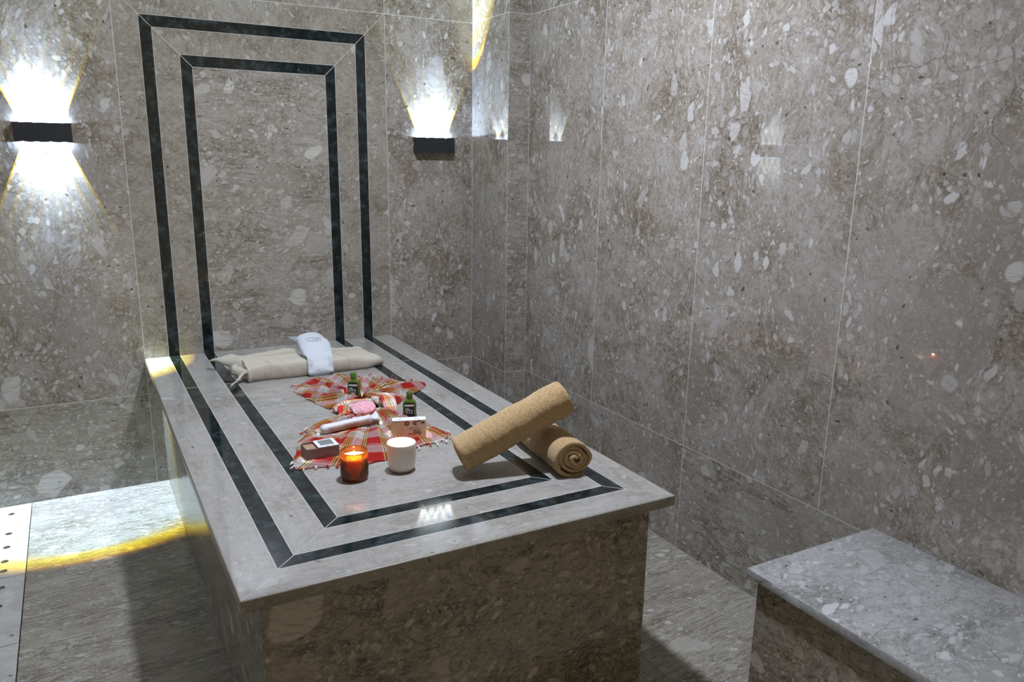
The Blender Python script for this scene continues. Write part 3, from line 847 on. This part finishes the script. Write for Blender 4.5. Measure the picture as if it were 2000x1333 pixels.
# fringe: twisted yarn tassels along the far edges
def tassel(x, y, dx, dy, ln, mat, r=.0034):
    pts = []
    for i in range(7):
        t = i / 6; pts.append(rel(x + dx * ln * t + .002 * math.sin(t * 7) * dy, y + dy * ln * t - .002 * math.sin(t * 7) * dx, .004 + .0035 * math.sin(t * PI)))
    finish(tube_bm(pts, [r * .5, r * .75, r * .55, r * .7, r * .85, r, r * .4], 7), 'tassel', mat, cl, True)
rt = random.Random(3)
yarn = [M['red_yarn'], M['white_yarn'], M['yellow_yarn'], M['white_yarn'], M['red_yarn'], M['red_yarn'], M['white_yarn']]
for at, K, us in ((atB, KB, [.12, .17, .215, .255, .47, .51, .545, .575, .60, .63, .655, .68, .70]), (atF, KF, [.03, .07, .11, .145, .33, .355, .38, .405, .43, .455, .48, .505, .60, .63, .655, .68, .70, .72, .745, .77, .79])):
    for k, u in enumerate(us):
        e = at(u); d_ = (e - K).normalized(); d_.rotate(Matrix.Rotation(rt.uniform(-.45, .45), 2))
        tassel(e.x - d_.x * .004, e.y - d_.y * .004, d_.x, d_.y, rt.uniform(.018, .032), yarn[rt.randrange(7)], rt.uniform(.0018, .0030))

# ------------------------------------------------------------------ oil bottles
b = NB('green_oil_plastic')
M['oil'] = b.out(b.bsdf(Base_Color=(.085, .125, .012), Roughness=.10, Specular_IOR_Level=.6, Coat_Weight=.5, Coat_Roughness=.05, Subsurface_Weight=.25, Subsurface_Radius=(.012, .02, .004), Subsurface_Scale=1.0))
M['clearneck'] = simple('clear_shoulder', (.30, .34, .20), .08)
M['cap'] = simple('green_cap', (.07, .17, .012), .28)
M['capdark'] = simple('olive_cap', (.075, .105, .02), .3)
M['label'] = simple('black_label', (.006, .010, .014), .35)
M['white'] = simple('white_print', (.80, .80, .80), .5)
def bottle(label, x, y, z, rz, cap, s=1.0):
    t = thing('oil_bottle', label, 'bottle', (x, y, TZ + z), rz, 'small green oil bottles')
    prof = [(0, .0185, .0115), (.0015, .0205, .0130), (.006, .0222, .0140), (.016, .0218, .0138), (.028, .0200, .0130), (.038, .0200, .0130), (.048, .0208, .0134), (.055, .0202, .0130), (.060, .0176, .0120), (.064, .0132, .0105), (.0672, .0092, .0092), (.070, .0085, .0085)]
    def fr(h):
        for (a, b1, c1), (d_, b2, c2) in zip(prof, prof[1:]):
            if a <= h <= d_: k = (h - a) / (d_ - a); return b1 + (b2 - b1) * k, c1 + (c2 - c1) * k
    secs = [superring(0, 0, w * s, d_ * s, h * s, 40, 3.0 if h < .062 else 2.0) for h, w, d_ in prof]
    finish(loft_bm(secs), 'bottle_body', [M['oil']], t, True)
    # ribbed screw cap with a flat top
    bm = lathe_bm([(0, .0688 * s), (.0090 * s, .0688 * s), (.0095 * s, .0700 * s), (.0093 * s, .0868 * s), (.0086 * s, .0880 * s), (0, .0882 * s)], 40)
    finish(bm, 'cap', cap, t, True, angle=.6)
    def patch(name, h0, h1, mat, half, off, par=None):
        bm = bmesh.new(); N = 14; rows_ = []
        for j in range(9):
            h = h0 + (h1 - h0) * j / 8; w, d_ = fr(h); row = []
            for i in range(N + 1):
                u = (i / N * 2 - 1) * half; xx = u * w * s
                yy = -d_ * s * (max(0, 1 - abs(u) ** 3.0)) ** (1 / 3.0) - off
                row.append(bm.verts.new((xx, yy, h * s)))
            rows_.append(row)
        for a, c in zip(rows_, rows_[1:]):
            for i in range(N): bm.faces.new((a[i], a[i + 1], c[i + 1], c[i]))
        return finish(bm, name, mat, par or t, True)
    lb = patch('label', .004, .0585, M['label'], .72, .0004)
    patch('label_strip', .0465, .0520, M['white'], .66, .0007, lb)
    patch('label_strip_line', .0487, .0494, M['label'], .60, .0009, lb)
    dd = .0138 * s + .0004
    # lettering: a tall O, a raised small l, i and v, a low e
    Y = -dd
    rot = (PI / 2, 0, 0)
    text_mesh('O', 'lettering', .0185 * s, M['white'], lb, (-.0125 * s, Y, .0283 * s), rot, .0003, sx=.52)
    text_mesh('l', 'lettering', .0120 * s, M['white'], lb, (-.0052 * s, Y, .0335 * s), rot, .0003, sx=.9)
    text_mesh('i', 'lettering', .0095 * s, M['white'], lb, (-.0030 * s, Y, .0350 * s), rot, .0003, sx=.9)
    text_mesh('V', 'lettering', .0150 * s, M['white'], lb, (-.0022 * s, Y, .0283 * s), rot, .0003, sx=.62)
    text_mesh('E', 'lettering', .0105 * s, M['white'], lb, (.0056 * s, Y, .0290 * s), rot, .0003, sx=.8)
    finish(box_bm(-.0110 * s, Y - .0003, .0255 * s, .0112 * s, Y + .0003, .0262 * s), 'lettering_rule', M['white'], lb)
    text_mesh('O', 'lettering', .0075 * s, M['white'], lb, (-.0120 * s, Y, .0155 * s), rot, .0003, sx=.8)
    return t
bottle('small green oil bottle with a bright green cap on the plaid cloth behind its knot', .551, -.868, .0070, math.radians(-34), M['cap'])
bottle('small green oil bottle with an olive green cap standing behind the kraft soap box', .640, -1.128, .0006, math.radians(-24), M['capdark'])

# ------------------------------------------------------------------ pink bath sponge
b = NB('pink_sponge'); tc = b.n('ShaderNodeTexCoord').outputs['Object']
v = b.n('ShaderNodeTexVoronoi', {'Vector': tc, 'Scale': 120.0}, feature='SMOOTH_F1').outputs[0]
c = b.ramp(v, [(.2, (.74, .40, .46)), (.6, (.62, .27, .34))])
M['sponge'] = b.out(b.bsdf(Base_Color=c, Roughness=.7, Subsurface_Weight=.1, Subsurface_Radius=(.01, .005, .005)))
M['spongerim'] = simple('pink_sponge_binding', (.62, .22, .24), .75)
M['cord'] = simple('white_cord', (.70, .67, .62), .85)
sg = thing('bath_sponge', 'pink oval bath sponge with a white cord resting on the cloth beside the knot', 'sponge', (.523, -1.047, TZ + .022), math.radians(-24))
A_, B_ = .0365, .0320; tilt = Matrix.Rotation(math.radians(17), 4, 'X')
bm = bmesh.new(); NR, NS = 22, 64; rings = [[bm.verts.new((0, 0, .0112))]]
for i in range(1, NR + 1):
    r = i / NR; row = []
    for k in range(NS):
        a = 2 * PI * k / NS; x, y = A_ * r * math.cos(a), B_ * r * math.sin(a)
        dome = .0105 * (1 - r ** 4)
        bump = .0016 * math.sin(x * 400) * math.sin(y * 400) * (1 - r ** 6)
        row.append(bm.verts.new((x, y, .0012 + dome * .9 + bump)))
    rings.append(row)
for k in range(NS): bm.faces.new((rings[0][0], rings[1][k], rings[1][(k + 1) % NS]))
for a, c in zip(rings[1:], rings[2:]):
    for k in range(NS): bm.faces.new((a[k], c[k], c[(k + 1) % NS], a[(k + 1) % NS]))
bmesh.ops.transform(bm, matrix=Matrix.Translation((0, 0, .011)) @ tilt, verts=bm.verts[:])
finish(bm, 'sponge_pad', M['sponge'], sg, True)
secs = []
for h, k_ in ((-.012, .90), (-.010, .97), (-.004, 1.0), (.0005, 1.0), (.0022, .985), (.0026, .955)):
    secs.append([Vector((A_ * k_ * math.cos(2 * PI * q / 64), B_ * k_ * math.sin(2 * PI * q / 64), h)) for q in range(64)])
bm = loft_bm(secs)
bmesh.ops.transform(bm, matrix=Matrix.Translation((0, 0, .011)) @ tilt, verts=bm.verts[:])
finish(bm, 'binding', M['spongerim'], sg, True)
for dz, ph in ((0, 0), (.002, .5)):
    pts = []
    for i in range(26):
        t = i / 25; a = PI * .86 + t * PI * .62 + ph * .15
        wv = 1.0 + .05 * math.sin(t * 19 + ph * 5)
        pts.append((A_ * wv * math.cos(a), B_ * wv * math.sin(a) - .003 * ph, .010 + dz + .006 * math.cos(t * 11 + ph * 3) - .012 * t * (1 - t) + .010 * math.sin(a) * .3))
    finish(tube_bm(pts, .0014, 7), 'cord', M['cord'], sg, True)

# ------------------------------------------------------------------ paper wrapped packet
b = NB('white_tissue_wrap'); uv = b.n('ShaderNodeUVMap').outputs[0]; sp = b.n('ShaderNodeSeparateXYZ', {0: uv}); tc = b.n('ShaderNodeTexCoord').outputs['Object']
so = b.n('ShaderNodeSeparateXYZ', {0: tc})
inside = b.math('MULTIPLY', b.maprange(so.outputs[2], .0105, .004), b.math('MULTIPLY', b.maprange(so.outputs[0], -.074, -.064), b.maprange(so.outputs[0], .058, .050)))
n1 = b.noise(tc, 70, 3, .5, '3D').outputs[0]
c = b.mix(b.math('MULTIPLY', inside, .9), (.58, .57, .60), (.40, .26, .20))
bp = b.n('ShaderNodeBump', {'Height': n1, 'Strength': .25, 'Distance': .006}).outputs[0]
M['tissue'] = b.out(b.bsdf(Base_Color=c, Roughness=.45, Normal=bp))
secs = []
for i in range(41):
    t = i / 40; x = -.086 + .172 * t; ring_ = []
    w, h = .0145, .0125
    if t < .04: w, h = .0135 * (.9 + t * 2.5), .0105 * (.9 + t * 2.5)
    if t > .80:
        k = (t - .80) / .20; w = .0145 * (1 - .35 * math.sin(k * PI * .9)) + .006 * k; h = .0125 * (1 - .50 * k) + .002 * math.sin(k * 9)
    for q in range(28):
        a = 2 * PI * q / 28; c_, s_ = math.cos(a), math.sin(a)
        py = w * math.copysign(abs(c_) ** .85, c_); pz = h * math.copysign(abs(s_) ** .85, s_)
        tw = max(0, t - .8) * 2.6; py, pz = py * math.cos(tw) - pz * math.sin(tw), py * math.sin(tw) + pz * math.cos(tw)
        p = Vector((x, py, pz + (.004 * (t - .8) / .2 if t > .8 else 0)))
        f_ = fbm((p.x, p.y + 9, p.z), 40) * .0016 + (fbm((p.x, p.y, p.z + 3), 120, 2) * .0022 if t > .8 else 0)
        ring_.append(p + Vector((0, c_, s_)) * f_)
    secs.append(ring_)
o = finish(loft_bm(secs), 'wrapped_packet', M['tissue'], None, True, (.449, -1.148, TZ + .0245), (0, math.radians(-3), math.radians(3)))
tag(o, 'long white paper wrapped packet with a twisted end lying across the plaid cloth', 'packet')

# ------------------------------------------------------------------ kraft soap box
M['kraft'] = simple('kraft_card', (.66, .475, .30), .7)
M['kraftlabel'] = simple('printed_kraft_label', (.70, .535, .40), .6)
M['boxtop'] = simple('white_card', (.66, .66, .70), .6)
M['maroon'] = simple('maroon_seal', (.17, .035, .02), .6)
M['sealpink'] = simple('seal_centre', (.42, .17, .12), .6)
M['cream'] = simple('cream_print', (.66, .55, .40), .6)
M['leaf'] = simple('olive_print', (.10, .075, .03), .6)
M['ink'] = simple('black_ink', (.015, .012, .010), .6)
M['fadedink'] = simple('faded_ink', (.24, .16, .11), .6)
sb = thing('soap_box', 'kraft soap box with a white top standing upright behind the white candle', 'box', (.5795, -1.2755, TZ + .0055), math.radians(-17))
BW, BD, BH = .0935, .028, .0525
finish(box_bm(-BW / 2, -BD / 2, 0, BW / 2, BD / 2, BH, .0006, 1), 'carton', M['kraft'], sb)
tf_ = finish(box_bm(-BW / 2 - .0003, -BD / 2 - .0003, BH - .0012, BW / 2 + .0003, BD / 2 + .0003, BH + .0004, .0003, 1), 'top_flap', M['boxtop'], sb)
YF = -BD / 2
fl_ = finish(box_bm(-.0150, YF - .0003, .0005, BW / 2 - .0004, YF + .0002, BH - .0014), 'front_label', M['kraftlabel'], sb)
def disc(name, x, z, r, mat, y=YF - .0004, sx=1.0):
    bm = bmesh.new(); vs_ = [bm.verts.new((x + r * sx * math.cos(2 * PI * k / 28), y, z + r * math.sin(2 * PI * k / 28))) for k in range(28)]
    vb = [bm.verts.new((v_.co.x, y + .0003, v_.co.z)) for v_ in vs_]
    bm.faces.new(vs_); bm.faces.new(vb[::-1])
    for k in range(28): bm.faces.new((vs_[k], vs_[(k + 1) % 28], vb[(k + 1) % 28], vb[k]))
    return finish(bm, name, mat, fl_)
disc('seal', -.0068, .0435, .0072, M['maroon']); disc('seal_centre', -.0068, .0440, .0042, M['sealpink'], YF - .0007)
disc('seal', .0168, .0440, .0066, M['maroon']); disc('seal_centre', .0172, .0445, .0034, M['sealpink'], YF - .0007)
disc('printed_soap', .0262, .0425, .0052, M['cream'], YF - .0005, 1.15); disc('printed_olive', .0268, .0498, .0026, M['leaf'], YF - .0006, 1.9); disc('printed_olive', .0375, .0450, .0034, M['leaf'], YF - .0006, 1.7)
text_mesh('Traditional natural', 'lettering', .0052, M['fadedink'], fl_, (-.0020, YF - .0004, .0285), (PI / 2, 0, 0), .0002, sx=.78)
text_mesh('natural', 'lettering', .0075, M['ink'], fl_, (.0105, YF - .0004, .0205), (PI / 2, 0, 0), .0002, sx=.95, shear=.35)
text_mesh('Soap', 'lettering', .0140, M['ink'], fl_, (.0080, YF - .0004, .0115), (PI / 2, 0, 0), .0003, sx=.95, shear=.35)
finish(tube_bm([(.0075 - .010 * k / 8, YF - .0004, .0135 + .0012 * math.sin(k * 1.7)) for k in range(9)], .0005, 5), 'lettering_flourish', M['ink'], fl_)
finish(tube_bm([(-.030 + .012 * k / 6, -.0015 + .001 * math.sin(k * 2), BH + .0007) for k in range(7)], .0006, 5), 'top_print', M['fadedink'], tf_)
finish(tube_bm([(.016 + .010 * k / 6, -.0005 + .001 * math.sin(k * 2), BH + .0007) for k in range(7)], .0006, 5), 'top_print', M['fadedink'], tf_)

# ------------------------------------------------------------------ small wood grain box, half open
b = NB('dark_wood_grain'); tc = b.n('ShaderNodeTexCoord').outputs['Object']
n = b.noise(b.n('ShaderNodeMapping', {'Vector': tc, 'Scale': (18, 90, 260)}).outputs[0], 1.6, 5, .6, '3D').outputs[0]
c = b.ramp(n, [(.35, (.12, .078, .076)), (.5, (.20, .138, .130)), (.66, (.28, .205, .195))])
M['darkwood'] = b.out(b.bsdf(Base_Color=c, Roughness=.55))
M['traywood'] = simple('tan_tray_card', (.33, .20, .125), .7)
M['window'] = simple('grey_green_print', (.155, .18, .165), .5)
mb = thing('slide_box', 'small brown wood grain slide box lying half open at the front left of the cloth', 'box', (.3195, -1.302, TZ + .0070), math.radians(1))
X0, X1, D2, HB = -.0425, .0425, .0285, .0290; SX = -.0125
# tray: floor and four walls
bm = box_bm(X0, -D2 + .0012, .0012, X1 - .002, D2 - .0012, HB - .006)
finish(bm, 'tray', M['traywood'], mb)
bm = bmesh.new()
def addbox(bm, *a):
    b2 = box_bm(*a); me_ = bpy.data.meshes.new('t'); b2.to_mesh(me_); b2.free(); bm.from_mesh(me_); bpy.data.meshes.remove(me_)
addbox(bm, X0, -D2 + .0006, .0006, SX + .002, -D2 + .0022, HB - .0008); addbox(bm, X0, D2 - .0022, .0006, SX + .002, D2 - .0006, HB - .0008); addbox(bm, X0 - .0012, -D2 + .0006, .0006, X0 + .0006, D2 - .0006, HB - .0008)
finish(bm, 'tray_wall', M['darkwood'], mb)
bm = bmesh.new()
addbox(bm, SX, -D2, 0, X1, -D2 + .0012, HB); addbox(bm, SX, D2 - .0012, 0, X1, D2, HB); addbox(bm, SX, -D2, HB - .0012, X1, D2, HB); addbox(bm, SX, -D2, 0, X1, D2, .0012)
finish(bm, 'sleeve', M['darkwood'], mb)
tl_ = finish(box_bm(SX + .0002, -D2 + .0003, HB - .0002, X1 - .0002, D2 - .0003, HB + .0005), 'top_label', M['boxtop'], mb)
finish(box_bm(SX + .010, -D2 + .013, HB + .0003, X1 - .009, D2 - .0055, HB + .0008), 'label_window', M['window'], tl_)
for k in range(3): finish(box_bm(SX + .004 + .0165 * k, -D2 + .004, HB + .0004, SX + .012 + .0165 * k, -D2 + .0062, HB + .0008), 'label_print', M['window'], tl_)

# ------------------------------------------------------------------ candles
def flame(parent, x, z, h, r, st):
    bm = lathe_bm([(0, 0), (r * .55, h * .06), (r * .95, h * .22), (r, h * .36), (r * .78, h * .58), (r * .42, h * .80), (r * .14, h * .95), (0, h)], 18)
    return finish(bm, 'flame', M[st], parent, True, (x, 0, z))
b = NB('flame_glow'); M['flame'] = b.out(b.n('ShaderNodeEmission', {'Color': (1, .74, .38, 1), 'Strength': 60.0}).outputs[0])
M['wick'] = simple('burnt_wick', (.012, .010, .009), .9)
b = NB('ivory_wax')
M['wax'] = b.out(b.bsdf(Base_Color=(.80, .66, .46), Roughness=.45, Subsurface_Weight=.8, Subsurface_Radius=(.040, .016, .005), Subsurface_Scale=1.0))
b = NB('white_wax')
M['whitewax'] = b.out(b.bsdf(Base_Color=(.82, .80, .76), Roughness=.5, Subsurface_Weight=.3, Subsurface_Radius=(.010, .008, .006)))
# thin amber glass: clear body tint, sharp surface reflection and some scatter from the wax film
b = NB('amber_glass')
tr = b.n('ShaderNodeBsdfTransparent', {'Color': (.93, .52, .17, 1)}).outputs[0]
tl = b.n('ShaderNodeBsdfTranslucent', {'Color': (.88, .40, .09, 1)}).outputs[0]
gl = b.n('ShaderNodeBsdfGlossy', {'Color': (1, .9, .8, 1), 'Roughness': .06}).outputs[0]
fr_ = b.n('ShaderNodeFresnel', {'IOR': 1.5}).outputs[0]
m1 = b.n('ShaderNodeMixShader', {0: .30, 1: tr, 2: tl}).outputs[0]
M['amber'] = b.out(b.n('ShaderNodeMixShader', {0: fr_, 1: m1, 2: gl}).outputs[0])
M['ceramic'] = simple('pinkish_ceramic', (.70, .63, .58), .28)

ca = thing('candle', 'lit candle in a ribbed amber glass jar at the front of the cloth', 'candle', (.354, -1.483, TZ + .0003), 0, 'lit candles')
RA, HA = .0338, .0745
bm = bmesh.new(); NS = 40 * 8; rings = []
def flute(r, h, k):
    f_ = 0.0
    if .006 < h < .0655: f_ = min(1, (h - .006) / .004, (.0655 - h) / .002)
    return r + f_ * .00085 * abs(math.sin(k * PI / 8)) - .0003
prof = [(.0, .0), (.026, .0), (.0305, .0012), (.0326, .0042), (.0333, .008), (.0336, .012)] + [(.0337, .012 + .0535 * k / 10) for k in range(1, 11)] + [(.0337, .0665), (.0338, .070), (.0338, .0738), (.0333, .0745), (.0326, .0740), (.0322, .070), (.0320, .055), (.0319, .010), (.028, .0040), (0, .0036)]
for i, (r, h) in enumerate(prof):
    if r == 0: rings.append([bm.verts.new((0, 0, h))]); continue
    outer = i < 18
    rings.append([bm.verts.new(((flute(r, h, k) if outer else r) * math.cos(2 * PI * k / NS), (flute(r, h, k) if outer else r) * math.sin(2 * PI * k / NS), h)) for k in range(NS)])
for a, c in zip(rings, rings[1:]):
    for k in range(NS):
        j = (k + 1) % NS
        if len(a) == 1: bm.faces.new((a[0], c[j], c[k]))
        elif len(c) == 1: bm.faces.new((a[k], a[j], c[0]))
        else: bm.faces.new((a[k], a[j], c[j], c[k]))
finish(bm, 'jar', M['amber'], ca, True)
bm = lathe_bm([(0, .0042), (.026, .0046), (.0312, .0100), (.0313, .0575), (.0310, .0588), (.029, .0586), (.018, .0572), (.006, .0568), (0, .0568)], 64)
finish(bm, 'wax', M['wax'], ca, True)
finish(tube_bm([(0, 0, .056), (.0003, 0, .059), (.0008, .0002, .0615)], .0007, 7), 'wick', M['wick'], ca, True)
flame(ca, .0006, .0602, .0125, .0027, 'flame')

cw = thing('candle', 'lit candle in a smooth white ceramic cup in front of the soap box', 'candle', (.4775, -1.4825, TZ + .0003), 0, 'lit candles')
bm = lathe_bm([(0, 0), (.022, 0), (.0265, .0012), (.0305, .0055), (.0335, .0130), (.0355, .024), (.0368, .040), (.0370, .058), (.0368, .0725), (.0364, .0742), (.0354, .0748), (.0345, .0740), (.0342, .070), (.0342, .050), (0, .050)], 72)
finish(bm, 'cup', M['ceramic'], cw, True)
bm = lathe_bm([(0, .052), (.0338, .052), (.0339, .0652), (.0325, .0648), (.015, .0640), (0, .0638)], 56)
finish(bm, 'wax', M['whitewax'], cw, True)
finish(tube_bm([(0, 0, .063), (.0003, 0, .0658), (.0006, 0, .0675)], .0007, 7), 'wick', M['wick'], cw, True)
flame(cw, .0004, .0664, .0125, .0027, 'flame')
def glow(loc, e, col, r=.0025):
    d = bpy.data.lights.new('candle_flame_light', 'POINT'); d.energy = e; d.color = col; d.shadow_soft_size = r
    o = bpy.data.objects.new('candle_flame_light', d); COL.objects.link(o); o.location = loc
glow((.3546, -1.483, TZ + .0690), .33, (1, .62, .28))
glow((.4779, -1.4825, TZ + .0765), .30, (1, .78, .52))

# ------------------------------------------------------------------ the cloth gives way under what stands on it
bpy.context.view_layer.update()
heavy = []
for o in COL.objects:
    r = o
    while r.parent: r = r.parent
    if o.type == 'MESH' and r.name.split('.')[0] in ('oil_bottle', 'bath_sponge', 'wrapped_packet', 'soap_box', 'slide_box', 'candle', 'rolled_towel', 'cotton_bag', 'folded_robe'): heavy.append(o)
press = bvh_of(heavy)
for o in list(cl.children):
    mw = o.matrix_world; vv_ = o.data.vertices; half = 201 * 47; paired = len(vv_) == 2 * half
    new_is_low = paired and sum(vv_[half + i].co.z - vv_[i].co.z for i in range(0, half, 50)) < 0
    for v in o.data.vertices:
        w_ = mw @ v.co; low = None
        for dx in (-.010, -.005, 0, .005, .010):
            for dy in (-.010, -.005, 0, .005, .010):
                h = press.ray_cast(Vector((w_.x + dx, w_.y + dy, TZ - .0005)), Vector((0, 0, 1)), .3)
                if h[0] is not None and (low is None or h[0].z < low): low = h[0].z
        if low is None: continue
        under = paired and (v.index >= half) == new_is_low
        gap_ = .0024 if under else .0013
        if w_.z > low - gap_: v.co.z = max(low - gap_ - TZ, .0004 if under else .0014)
